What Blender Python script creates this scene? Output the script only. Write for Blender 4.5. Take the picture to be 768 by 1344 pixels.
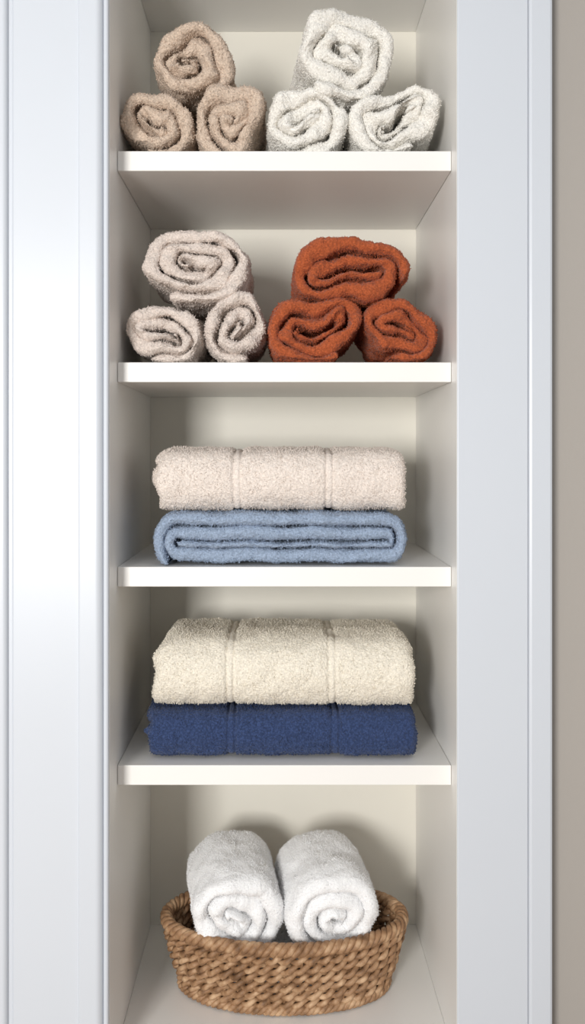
import bpy, bmesh, math, random
import numpy as np
from mathutils import Vector, Matrix, Euler

scene = bpy.context.scene
for o in list(bpy.data.objects): bpy.data.objects.remove(o)
scene.view_settings.view_transform = 'Standard'
scene.view_settings.look = 'None'
scene.view_settings.exposure = 0.0

def lin(c):
    return tuple(((v/255)/12.92 if v/255 <= .04045 else ((v/255+.055)/1.055)**2.4) for v in c)+(1.0,)

# ------------------------------------------------------------------ materials
def paint(name, rgb, rough=.45, bump=.02, var=.03):
    m = bpy.data.materials.new(name); m.use_nodes = True
    nt = m.node_tree; b = nt.nodes['Principled BSDF']
    b.inputs['Roughness'].default_value = rough
    tc = nt.nodes.new('ShaderNodeTexCoord')
    n = nt.nodes.new('ShaderNodeTexNoise'); n.inputs['Scale'].default_value = 5; n.inputs['Detail'].default_value = 4
    nt.links.new(tc.outputs['Object'], n.inputs['Vector'])
    r = nt.nodes.new('ShaderNodeValToRGB')
    c = lin(rgb)
    r.color_ramp.elements[0].color = tuple(v*(1-var) for v in c[:3])+(1,)
    r.color_ramp.elements[1].color = c
    nt.links.new(n.outputs['Fac'], r.inputs['Fac']); nt.links.new(r.outputs['Color'], b.inputs['Base Color'])
    n2 = nt.nodes.new('ShaderNodeTexNoise'); n2.inputs['Scale'].default_value = 220
    nt.links.new(tc.outputs['Object'], n2.inputs['Vector'])
    bp = nt.nodes.new('ShaderNodeBump'); bp.inputs['Strength'].default_value = bump; bp.inputs['Distance'].default_value = .002
    nt.links.new(n2.outputs['Fac'], bp.inputs['Height']); nt.links.new(bp.outputs['Normal'], b.inputs['Normal'])
    return m

def terry(name, rgb, scale=260, strength=.7, dist=.0025, contrast=.25):
    m = bpy.data.materials.new(name); m.use_nodes = True
    nt = m.node_tree; b = nt.nodes['Principled BSDF']
    b.inputs['Roughness'].default_value = .95
    b.inputs['Specular IOR Level'].default_value = .1
    b.inputs['Sheen Weight'].default_value = .12
    b.inputs['Sheen Roughness'].default_value = .5
    tc = nt.nodes.new('ShaderNodeTexCoord')
    nz = nt.nodes.new('ShaderNodeTexNoise'); nz.inputs['Scale'].default_value = 260; nz.inputs['Detail'].default_value = 3
    nt.links.new(tc.outputs['Object'], nz.inputs['Vector'])
    mx = nt.nodes.new('ShaderNodeMixRGB'); mx.inputs['Fac'].default_value = .006
    nt.links.new(tc.outputs['Object'], mx.inputs['Color1']); nt.links.new(nz.outputs['Color'], mx.inputs['Color2'])
    v = nt.nodes.new('ShaderNodeTexVoronoi'); v.inputs['Scale'].default_value = scale
    nt.links.new(mx.outputs['Color'], v.inputs['Vector'])
    inv = nt.nodes.new('ShaderNodeMath'); inv.operation = 'SUBTRACT'; inv.inputs[0].default_value = 1
    nt.links.new(v.outputs['Distance'], inv.inputs[1])
    ad = nt.nodes.new('ShaderNodeMath'); ad.operation = 'ADD'
    nt.links.new(inv.outputs[0], ad.inputs[0]); nt.links.new(nz.outputs['Fac'], ad.inputs[1])
    bp = nt.nodes.new('ShaderNodeBump'); bp.inputs['Strength'].default_value = strength; bp.inputs['Distance'].default_value = dist
    nt.links.new(ad.outputs[0], bp.inputs['Height']); nt.links.new(bp.outputs['Normal'], b.inputs['Normal'])
    r = nt.nodes.new('ShaderNodeValToRGB'); c = lin(rgb)
    r.color_ramp.elements[0].position = .42; r.color_ramp.elements[1].position = .68
    r.color_ramp.elements[0].color = tuple(x*(1-contrast) for x in c[:3])+(1,)  # darker in the pits between loops: occlusion painted into the colour
    r.color_ramp.elements[1].color = tuple(min(1, x*1.03) for x in c[:3])+(1,)
    hf = nt.nodes.new('ShaderNodeMath'); hf.operation = 'MULTIPLY'; hf.inputs[1].default_value = .5
    nt.links.new(ad.outputs[0], hf.inputs[0]); nt.links.new(hf.outputs[0], r.inputs['Fac'])
    nt.links.new(r.outputs['Color'], b.inputs['Base Color'])
    return m

def wicker_mat():
    m = bpy.data.materials.new('wicker'); m.use_nodes = True
    nt = m.node_tree; b = nt.nodes['Principled BSDF']; b.inputs['Roughness'].default_value = .6
    tc = nt.nodes.new('ShaderNodeTexCoord')
    n = nt.nodes.new('ShaderNodeTexNoise'); n.inputs['Scale'].default_value = 45; n.inputs['Detail'].default_value = 5
    nt.links.new(tc.outputs['Object'], n.inputs['Vector'])
    r = nt.nodes.new('ShaderNodeValToRGB')
    r.color_ramp.elements[0].position = .3; r.color_ramp.elements[0].color = lin((108, 77, 50))
    r.color_ramp.elements[1].position = .7; r.color_ramp.elements[1].color = lin((204, 170, 134))
    e = r.color_ramp.elements.new(.5); e.color = lin((160, 122, 88))
    nt.links.new(n.outputs['Fac'], r.inputs['Fac']); nt.links.new(r.outputs['Color'], b.inputs['Base Color'])
    n2 = nt.nodes.new('ShaderNodeTexNoise'); n2.inputs['Scale'].default_value = 450
    nt.links.new(tc.outputs['Object'], n2.inputs['Vector'])
    bp = nt.nodes.new('ShaderNodeBump'); bp.inputs['Strength'].default_value = .5; bp.inputs['Distance'].default_value = .001
    nt.links.new(n2.outputs['Fac'], bp.inputs['Height']); nt.links.new(bp.outputs['Normal'], b.inputs['Normal'])
    return m

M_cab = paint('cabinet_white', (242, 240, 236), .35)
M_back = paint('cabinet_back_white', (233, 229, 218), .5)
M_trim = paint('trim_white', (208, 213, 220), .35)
M_wall = paint('wall_greige', (172, 166, 159), .8, .1)
M_floor = paint('floor_oak', (150, 120, 90), .5, .1, .3)
M_beige = terry('terry_beige', (226, 204, 184))
M_white = terry('terry_white', (252, 248, 240), contrast=.15)
M_greige = terry('terry_greige', (236, 222, 212), contrast=.2)
M_orange = terry('terry_orange', (190, 98, 60), contrast=.3)
M_blue = terry('terry_light_blue', (166, 183, 207))
M_cream = terry('terry_cream', (246, 234, 224), contrast=.15)
M_cream2 = terry('terry_ivory', (250, 242, 226), contrast=.15)
M_navy = terry('terry_navy', (64, 81, 122), contrast=.35)
M_pure = terry('terry_pure_white', (252, 252, 253), scale=330, strength=.6, dist=.0015, contrast=.06)
M_wick = wicker_mat()

# ------------------------------------------------------------------ helpers
def mkobj(name, verts, faces, mat, smooth=False, parent=None):
    me = bpy.data.meshes.new(name); me.from_pydata([tuple(v) for v in verts], [], [tuple(f) for f in faces]); me.update()
    if smooth: me.polygons.foreach_set('use_smooth', [True]*len(me.polygons))
    o = bpy.data.objects.new(name, me); scene.collection.objects.link(o); me.materials.append(mat)
    if parent: o.parent = parent
    return o

def box(name, x0, x1, y0, y1, z0, z1, mat, parent=None, bev=0.0015):
    v = [(x, y, z) for x in (x0, x1) for y in (y0, y1) for z in (z0, z1)]
    f = [(0, 1, 3, 2), (4, 6, 7, 5), (0, 4, 5, 1), (2, 3, 7, 6), (0, 2, 6, 4), (1, 5, 7, 3)]
    o = mkobj(name, v, f, mat, parent=parent)
    if bev:
        b = o.modifiers.new('bevel', 'BEVEL'); b.width = bev; b.segments = 2; b.limit_method = 'ANGLE'
    return o

def extrude_profile(name, pts, z0, z1, mat, parent=None):
    n = len(pts); v = [(x, y, z0) for x, y in pts]+[(x, y, z1) for x, y in pts]
    f = [(i, (i+1) % n, n+(i+1) % n, n+i) for i in range(n)]+[tuple(range(n))[::-1], tuple(range(n, 2*n))]
    return mkobj(name, v, f, mat, parent=parent)

# ------------------------------------------------------------------ closet shell
XL, XR, YB = -.290, .310, .418
Z0, ZT = .238, 2.257
SH = [1.845, 1.466, 1.099, .743]; TH = .0355
box('wall_left', XL-.02, XL, -.070, YB, .0, ZT+.02, M_cab)
box('wall_right', XR, XR+.02, -.046, YB, .0, ZT+.02, M_cab)
box('wall_back', XL-.02, XR+.02, YB, YB+.02, .0, ZT+.02, M_back, None, 0)
box('closet_top_panel', XL, XR, .0, YB, ZT, ZT+.02, M_cab)
box('closet_base_shelf', XL, XR, -.02, YB, Z0-.03, Z0, M_cab)
box('closet_kickboard', XL, XR, .03, .05, 0, Z0-.03, M_cab)
for i, z in enumerate(SH):
    box('closet_shelf', XL+.0006, XR-.0006, 0, YB, z-TH, z, M_cab, None, .0012)
box('trim_4', XL, XR, -.03, .0, ZT+.0, 2.6, M_trim)

# right stile + outer casing strip
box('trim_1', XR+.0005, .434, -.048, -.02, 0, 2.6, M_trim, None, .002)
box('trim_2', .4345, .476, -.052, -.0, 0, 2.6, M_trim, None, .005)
def arc(cx, cy, r, a0, a1, n=8):
    return [(cx+r*math.cos(math.radians(a0+(a1-a0)*i/n)), cy+r*math.sin(math.radians(a0+(a1-a0)*i/n))) for i in range(n+1)]
prof = [(XL-.001, .0), (XL-.001, -.072)]
prof += arc(-.2955, -.073, .0045, 0, -180, 8)
prof += [(-.3003, -.073)]
prof += arc(-.312, -.072, .0115, 0, -90, 10)
prof += [(-.338, -.0835)]+arc(-.338, -.0800, .0035, -90, -180, 5)
prof += [(-.3418, -.0775), (-.4525, -.0785)]
prof += [(-.456, -.0760), (-.462, -.0760)]
prof += arc(-.470, -.078, .008, 0, -90, 6)+[(-.56, -.086), (-.56, 0)]
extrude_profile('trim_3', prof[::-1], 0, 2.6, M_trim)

# surrounding room
box('wall_front', .476, 1.6, .0, .1, 0, 2.6, M_wall, None, 0)
box('wall_front.001', -1.6, -.56, .0, .1, 0, 2.6, M_trim, None, 0)
box('floor', -1.6, 1.6, -3.6, .5, -.05, 0, M_floor, None, 0)
box('ceiling', -1.6, 1.6, -3.6, .5, 2.6, 2.65, M_trim, None, 0)

# ------------------------------------------------------------------ towels
def ctex(scale):
    n = 'clouds_%g' % scale
    t = bpy.data.textures.get(n)
    if not t:
        t = bpy.data.textures.new(n, 'CLOUDS'); t.noise_scale = scale; t.noise_depth = 1
    return t
def vtex(scale):
    n = 'loops_%g' % scale
    t = bpy.data.textures.get(n)
    if not t:
        t = bpy.data.textures.new(n, 'VORONOI'); t.noise_scale = scale
    return t

def fuzz(o, count, length, seed, rad, vg=None):
    ps = o.modifiers.new('fuzz', 'PARTICLE_SYSTEM'); p = o.particle_systems[-1]; p.seed = seed
    s = p.settings
    s.type = 'HAIR'; s.count = count; s.hair_length = length; s.hair_step = 2; s.render_step = 2; s.display_step = 2
    s.emit_from = 'FACE'; s.use_modifier_stack = True; s.use_even_distribution = True
    s.brownian_factor = 0; s.factor_random = length*.25; s.length_random = .45
    s.root_radius = rad; s.tip_radius = rad*.85; s.radius_scale = .001; s.shape = 0
    s.material = 1; s.use_close_tip = False
    if vg: p.vertex_group_density = vg

def towel(name, pos, rx, rz, depth, t, seed, mat, turns=None, start=200, dirn=1, warp=.07, tilt=0,
          rot=(0, 0, 0), seams=(), step=.0019, astep=.0045, jitter=.009, cone=0., terry_amp=.0028, soft=.010, crump=.009,
          flat=.75, cent=.10, swirl=.5, kk=3.5, rnd_front=1.25, hairs=16000, hlen=.0018, hrad=1.1, loops=.0045, endround=0, endr=.04,
          fat=.22, left=.35, core_scale=1.0, etap=2.2):
    """thick towel band wound in a spiral (stadium core); local axis = Y (front at y=0)"""
    rnd = random.Random(seed)
    core = max(rx-rz, 0)*core_scale; R = rz
    a0 = math.radians(start)
    if turns is None: turns = R/t-left
    h = t/2
    tot = turns*2*math.pi
    th = np.linspace(0, tot, 8000)
    def base(th, rho):
        a = a0+dirn*th
        c, s = np.cos(a), np.sin(a)
        return core*np.tanh(kk*c)/math.tanh(kk)+rho*c, rho*s
    def radii(th):
        ro = R-t*th/(2*math.pi); ri = np.maximum(ro-t, t*.03)
        return ro, ri
    ro, ri = radii(th); rmid = (ro+ri)/2
    X, Z = base(th, rmid)
    L = np.concatenate([[0], np.cumsum(np.hypot(np.diff(X), np.diff(Z)))])
    n = max(60, int(L[-1]/step)); s = np.linspace(0, L[-1], n); thi = np.interp(s, L, th)
    ph = [rnd.uniform(0, 6.28) for _ in range(20)]
    e = s/(h*etap); e2 = (L[-1]-s)/(h*.6); e = np.clip(np.minimum(e, e2), 0, 1); tap = np.sqrt(np.clip(1-(1-e)**2, 0.0004, 1))
    ro, ri = radii(thi); rm = (ro+ri)/2; hh = (ro-ri)/2
    fatn = 1+fat*(np.sin(thi*1.7+ph[10])*.5+np.sin(thi*3.3+ph[11])*.5)*np.clip(thi/1.5, 0, 1)
    ncap = 14
    cap = np.linspace(math.pi, 0, ncap)
    hy = h*rnd_front
    if seams:
        nd = int(depth/astep); ys = np.linspace(hy, depth-h*1.1, nd)
    else:
        ys = [hy]; d = .0020
        while ys[-1] < depth-h*1.1:
            ys.append(ys[-1]+d); d = min(d*1.06, .010)
        ys = np.array(ys); ys = hy+(ys-hy)*(depth-h*1.1-hy)/(ys[-1]-hy)
    pr = [(-1, y, 0) for y in ys[::-1]]+[(math.cos(a), (1-math.sin(a))*hy, 1) for a in cap[1:-1]]+[(1, y, 0) for y in ys]
    pr += [(math.cos(a), depth-(1-math.sin(a))*h*1.1, 2) for a in cap[::-1][1:-1]]
    m = len(pr)
    sgn = rnd.choice([-1, 1])
    fj = jitter*(np.sin(thi*1.3+ph[0])*.6+np.sin(thi*2.7+ph[1])*.4+np.sin(thi*5.1+ph[2])*.25)+cone*(thi/tot)
    V = np.zeros((n, m, 3))
    for j, (ra, y, k) in enumerate(pr):
        rho = rm+ra*hh*tap*fatn
        if ra > 0 and k == 0:
            for sp in seams:
                rho = rho-.0004*math.exp(-((y-sp)/.0055)**6)-.0038*math.exp(-((y-sp-.0065)/.0022)**2)-.0038*math.exp(-((y-sp+.0065)/.0022)**2)-.0025*math.exp(-((y-sp)/.016)**2)
        x, z = base(thi, np.maximum(rho, .0003))
        V[:, j, 0] = x; V[:, j, 2] = z
        V[:, j, 1] = y+fj*math.exp(-y/.05)
    x = V[:, :, 0]/R; z = V[:, :, 2]/R; y = V[:, :, 1].copy()
    rr = np.hypot(x*R/max(rx, 1e-6), z)
    if core < R*.8:
        sw = swirl*np.clip(1-rr, 0, 1)**1.5*sgn
        x, z = x*np.cos(sw)-z*np.sin(sw), x*np.sin(sw)+z*np.cos(sw)
    inn = np.clip(1-rr**2, 0, 1)
    yw = y*6
    x2 = x+warp*np.sin(2.3*z+ph[3]+yw*.2)*.6+cent*np.sin(5.2*z+ph[4])*inn
    z2 = z+warp*np.sin(2.6*x2+ph[5]+yw*.3)*.6+cent*np.sin(4.9*x2+ph[6])*inn
    x2 = x2+cent*.5*np.sin(8.3*z2+ph[7])*inn
    z2 = np.where(z2 < -flat, -flat+(z2+flat)*.45, z2)
    V[:, :, 0] = x2*R; V[:, :, 2] = z2*R
    xs = V[:, :, 0]; zs = V[:, :, 2]
    V[:, :, 0] = (xs-(xs.max()+xs.min())/2)*(2*rx/(xs.max()-xs.min()))
    V[:, :, 2] = (zs-(zs.max()+zs.min())/2)*(2*rz/(zs.max()-zs.min()))
    if endround:
        dd = np.clip(np.minimum(y, depth-y)/endr, 0, 1)
        f = 1-endround*(1-dd)**2.2
        V[:, :, 2] = -rz+(V[:, :, 2]+rz)*f
        V[:, :, 0] *= 1-(1-f)*.35
    if tilt:
        c, q = math.cos(tilt), math.sin(tilt); xs = V[:, :, 0].copy(); zs = V[:, :, 2].copy()
        V[:, :, 0] = xs*c-zs*q; V[:, :, 2] = xs*q+zs*c
    idx = np.arange(n*m).reshape(n, m)
    A = idx[:-1, :]; B = idx[1:, :]
    F = np.stack([A, np.roll(A, -1, 1), np.roll(B, -1, 1), B], -1).reshape(-1, 4)
    faces = F.tolist()+[idx[0, :].tolist(), idx[-1, ::-1].tolist()]
    o = mkobj(name, V.reshape(-1, 3).tolist(), faces, mat, smooth=True)
    me = o.data
    bm = bmesh.new(); bm.from_mesh(me); bmesh.ops.recalc_face_normals(bm, faces=bm.faces); bm.to_mesh(me); bm.free()
    vg = None
    if seams:
        g = o.vertex_groups.new(name='pile')
        for j, (ra, yy, k) in enumerate(pr):
            d = min(abs(yy-sp) for sp in seams)
            g.add(idx[:, j].tolist(), 0.0 if d < .0085 else 1.0, 'REPLACE')
        vg = 'pile'
    me.transform(Matrix.LocRotScale(Vector(pos), Euler(rot), Vector((1, 1, 1))))
    def disp(nm, tx, st, mid=.5, vgn=None):
        d = o.modifiers.new(nm, 'DISPLACE'); d.texture = tx; d.strength = st; d.mid_level = mid; d.texture_coords = 'LOCAL'
        if vgn: d.vertex_group = vgn
    disp('soft', ctex(.05), soft, .55); disp('crumple', ctex(.028), crump, .55)
    disp('terry', vtex(loops), -terry_amp*1.5, .35, vg)
    if hairs: fuzz(o, hairs, hlen, seed, hrad, vg)
    return o

F0 = .018
def rolled(name, cx, cz, rx, rz, mat, seed, t=.020, y=F0, depth=.27, **k):
    return towel(name, (cx, y, cz), rx, rz, depth, t, seed, mat, **k)

S1, S2, S3, S4 = [s+.0020 for s in SH]
# top shelf – beige
rolled('rolled_towel_beige', -.2205, S1+.058, .067, .058, M_beige, 1, start=270, t=.0215, cent=.10)
rolled('rolled_towel_beige', -.0895, S1+.067, .0635, .067, M_beige, 2, start=255, t=.024, dirn=-1, cent=.12, warp=.12)
rolled('rolled_towel_beige', -.158, 2.023, .075, .069, M_beige, 3, start=290, t=.024, flat=.9, cent=.12, y=.026, swirl=1)
# top shelf – white
rolled('rolled_towel_white', .051, S1+.061, .074, .061, M_white, 4, start=260, t=.0215)
rolled('rolled_towel_white', .213, S1+.066, .086, .066, M_white, 5, start=280, t=.0235, dirn=-1, warp=.15, cent=.12)
rolled('rolled_towel_white', .127, 2.030, .089, .083, M_white, 6, start=240, t=.0255, flat=.9, cent=.10, rot=(0, 0, math.radians(4)))
# second shelf – greige
rolled('rolled_towel_greige', -.210, S2+.0515, .072, .0515, M_greige, 7, start=265, t=.0185)
rolled('rolled_towel_greige', -.081, S2+.068, .057, .067, M_greige, 8, start=275, t=.0225, dirn=-1, warp=.14)
rolled('rolled_towel_greige', -.151, 1.646, .099, .068, M_greige, 9, start=250, t=.0200, flat=.9, y=.024, cent=.07, core_scale=.6)
# second shelf – orange
rolled('rolled_towel_rust_orange', .067, S2+.062, .087, .062, M_orange, 10, start=285, t=.0225, dirn=-1, warp=.14, cent=.12)
rolled('rolled_towel_rust_orange', .223, S2+.060, .070, .060, M_orange, 11, start=260, t=.0215, warp=.1, cent=.13, kk=2.5)
rolled('rolled_towel_rust_orange', .133, 1.640, .107, .060, M_orange, 12, start=-12, t=.0245, dirn=1, warp=.10, cent=.05, flat=.9, y=.020, tilt=math.radians(-3))

# third shelf – folded light blue, cream above
towel('folded_towel_light_blue', (.003, .010, S3+.048), .231, .048, .28, .0200, 21, M_blue, start=236, dirn=-1,
      warp=.03, cent=.0, step=.0026, jitter=.003, flat=.8, kk=6, hairs=45000, crump=.004, fat=.10, soft=.006, etap=4)
RZ = (0, 0, math.radians(-90))
def folded(name, x0, x1, yf, z0, H, depth, t, turns, seed, mat, seams, **k):
    W = x1-x0
    return towel(name, (x0, yf+depth/2, z0+H/2), depth/2, H/2, W, t, seed, mat, turns=turns, rot=RZ,
                 seams=[s-x0 for s in seams], step=.0030, astep=.0020, kk=6, hairs=70000, crump=.0028, terry_amp=.0020, fat=0, **k)
folded('folded_towel_cream', -.228, .234, .022, S3+.0965, .118, .26, .022, 1.9, 31, M_cream, [-.076, .093],
       start=180+90, warp=.05, cent=.02, flat=.85, soft=.007, endround=.10)
folded('folded_towel_navy', -.240, .252, .020, S4, .087, .28, .021, 1.6, 32, M_navy, [-.087, .104],
       start=180+90, warp=.02, cent=.02, flat=.7, soft=.005, endround=.05)
folded('folded_towel_ivory', -.229, .251, .026, S4+.088, .130, .275, .025, 1.9, 33, M_cream2, [-.089, .099],
       start=180+90, warp=.04, cent=.02, flat=.8, soft=.008, endround=.14)

# ------------------------------------------------------------------ basket
bx, by, bz = .011, .190, Z0+.001
def rope(V, F, a, b, z, ro, rs, K, pitch, seed, wob=.0, flatx=1.0):
    rnd = random.Random(seed); p0 = rnd.uniform(0, 6.28)
    per = math.pi*(3*(a+b)-math.sqrt((3*a+b)*(a+3*b)))
    n = int(per/.0028); turns = round(per/pitch)
    us = np.linspace(0, 2*math.pi, 4000); X = a*np.cos(us); Y = b*np.sin(us)
    L = np.concatenate([[0], np.cumsum(np.hypot(np.diff(X), np.diff(Y)))])
    u = np.interp(np.linspace(0, L[-1], n, endpoint=False), L, us)
    q = 8
    for k in range(K):
        base = len(V)
        ph = 2*np.pi*turns*np.arange(n)/n+2*math.pi*k/K+p0
        nx, ny = b*np.cos(u), a*np.sin(u); l = np.hypot(nx, ny); nx /= l; ny /= l
        cx = a*np.cos(u)+ro*flatx*np.cos(ph)*nx; cy = b*np.sin(u)+ro*flatx*np.cos(ph)*ny; cz = z+ro*np.sin(ph)
        cz = cz+wob*np.sin(u*5+seed)
        C = np.stack([cx, cy, cz], 1); T = np.roll(C, -1, 0)-np.roll(C, 1, 0); T /= np.linalg.norm(T, axis=1)[:, None]
        up = np.array([0, 0, 1.]); S = np.cross(T, up); S /= np.linalg.norm(S, axis=1)[:, None]; U = np.cross(S, T)
        rad = rs*(1+.12*np.sin(np.arange(n)*.9+seed+k*2)*np.sin(np.arange(n)*.13))
        for i in range(n):
            for j in range(q):
                an = 2*math.pi*j/q
                V.append(C[i]+rad[i]*(math.cos(an)*S[i]+math.sin(an)*U[i]))
        for i in range(n):
            i2 = (i+1) % n
            for j in range(q):
                j2 = (j+1) % q
                F.append((base+i*q+j, base+i*q+j2, base+i2*q+j2, base+i2*q+j))
V, F = [], []
rows = 6
HB = .148
for i in range(rows):
    f = (i+.5)/rows
    k = f**.75
    a = .200+(.236-.200)*k; b = .098+(.128-.098)*k
    z = .015+f*(HB-.034)
    rope(V, F, a, b, z, .0062, .0054, 2, .048, i*3+1, .0010)
rope(V, F, .205, .103, .011, .0055, .0050, 3, .034, 77)
rope(V, F, .236, .128, HB-.010, .0072, .0064, 3, .042, 55)
for i in range(44):
    u = 2*math.pi*i/44; base = len(V)
    q = 6
    pts = []
    for f in np.linspace(0, 1, 7):
        k = f**.75
        a = .197+.036*k; b = .095+.030*k
        pts.append(Vector((a*math.cos(u), b*math.sin(u), .006+f*(HB-.018))))
    for p in pts:
        for j in range(q):
            an = 2*math.pi*j/q; V.append((p.x+.0035*math.cos(an), p.y+.0035*math.sin(an), p.z))
    for i2 in range(6):
        for j in range(q):
            F.append((base+i2*q+j, base+i2*q+(j+1) % q, base+(i2+1)*q+(j+1) % q, base+(i2+1)*q+j))
base = len(V); nn = 64
for zz in (.004, .012):
    for i in range(nn):
        u = 2*math.pi*i/nn; V.append((.2*math.cos(u), .098*math.sin(u), zz))
for i in range(nn): F.append((base+i, base+(i+1) % nn, base+nn+(i+1) % nn, base+nn+i))
F.append(tuple(base+i for i in range(nn))[::-1]); F.append(tuple(base+nn+i for i in range(nn)))
V = [(v[0]+bx, v[1]+by, v[2]+bz) for v in V]
mkobj('wicker_basket', V, F, M_wick, smooth=True)

# towels in the basket
towel('folded_towel_white', (bx, .118, Z0+.018+.0355), .128, .0355, .145, .017, 44, M_pure, start=265, warp=.02, cent=0, step=.004, kk=6, hairs=0, crump=.003, soft=.003)
tb = math.radians(9)
for cx, sd, dr in ((-.076, 41, 1), (.106, 42, -1)):
    towel('rolled_towel_bright_white', (cx, .095, .414), .090, .085, .195, .0270, sd, M_pure, start=270, dirn=dr, warp=.04, cent=.05,
          rot=(math.radians(7), 0, tb), terry_amp=.0014, loops=.0035, soft=.008, crump=.005, flat=.9, swirl=.6, cone=-.004, jitter=.005,
          hairs=30000, hlen=.0018, hrad=.7, fat=.12, endround=.05, endr=.06)

# ------------------------------------------------------------------ camera + light
cam = bpy.data.cameras.new('camera'); co = bpy.data.objects.new('camera', cam); scene.collection.objects.link(co)
co.location = (0, -1.6, 1.3); co.rotation_euler = (math.radians(90), 0, 0)
cam.sensor_width = 36; cam.lens = 36*1170.7/1344
cam.shift_x = 18/1344; cam.shift_y = -75/1344; cam.clip_start = .05
scene.camera = co

def area(name, loc, target, sx, sy, power, col):
    l = bpy.data.lights.new(name, 'AREA'); l.shape = 'RECTANGLE'; l.size = sx; l.size_y = sy; l.energy = power; l.color = col
    o = bpy.data.objects.new(name, l); scene.collection.objects.link(o); o.location = loc
    o.rotation_euler = (Vector(target)-Vector(loc)).to_track_quat('-Z', 'Y').to_euler()
area('window_light', (-1.15, -3.45, 1.4), (0, 0, 1.1), .65, .95, 106, (1, .985, .955))
w = bpy.data.worlds.new('world'); scene.world = w; w.use_nodes = True
w.node_tree.nodes['Background'].inputs[0].default_value = (.96, .98, 1, 1)
w.node_tree.nodes['Background'].inputs[1].default_value = .48
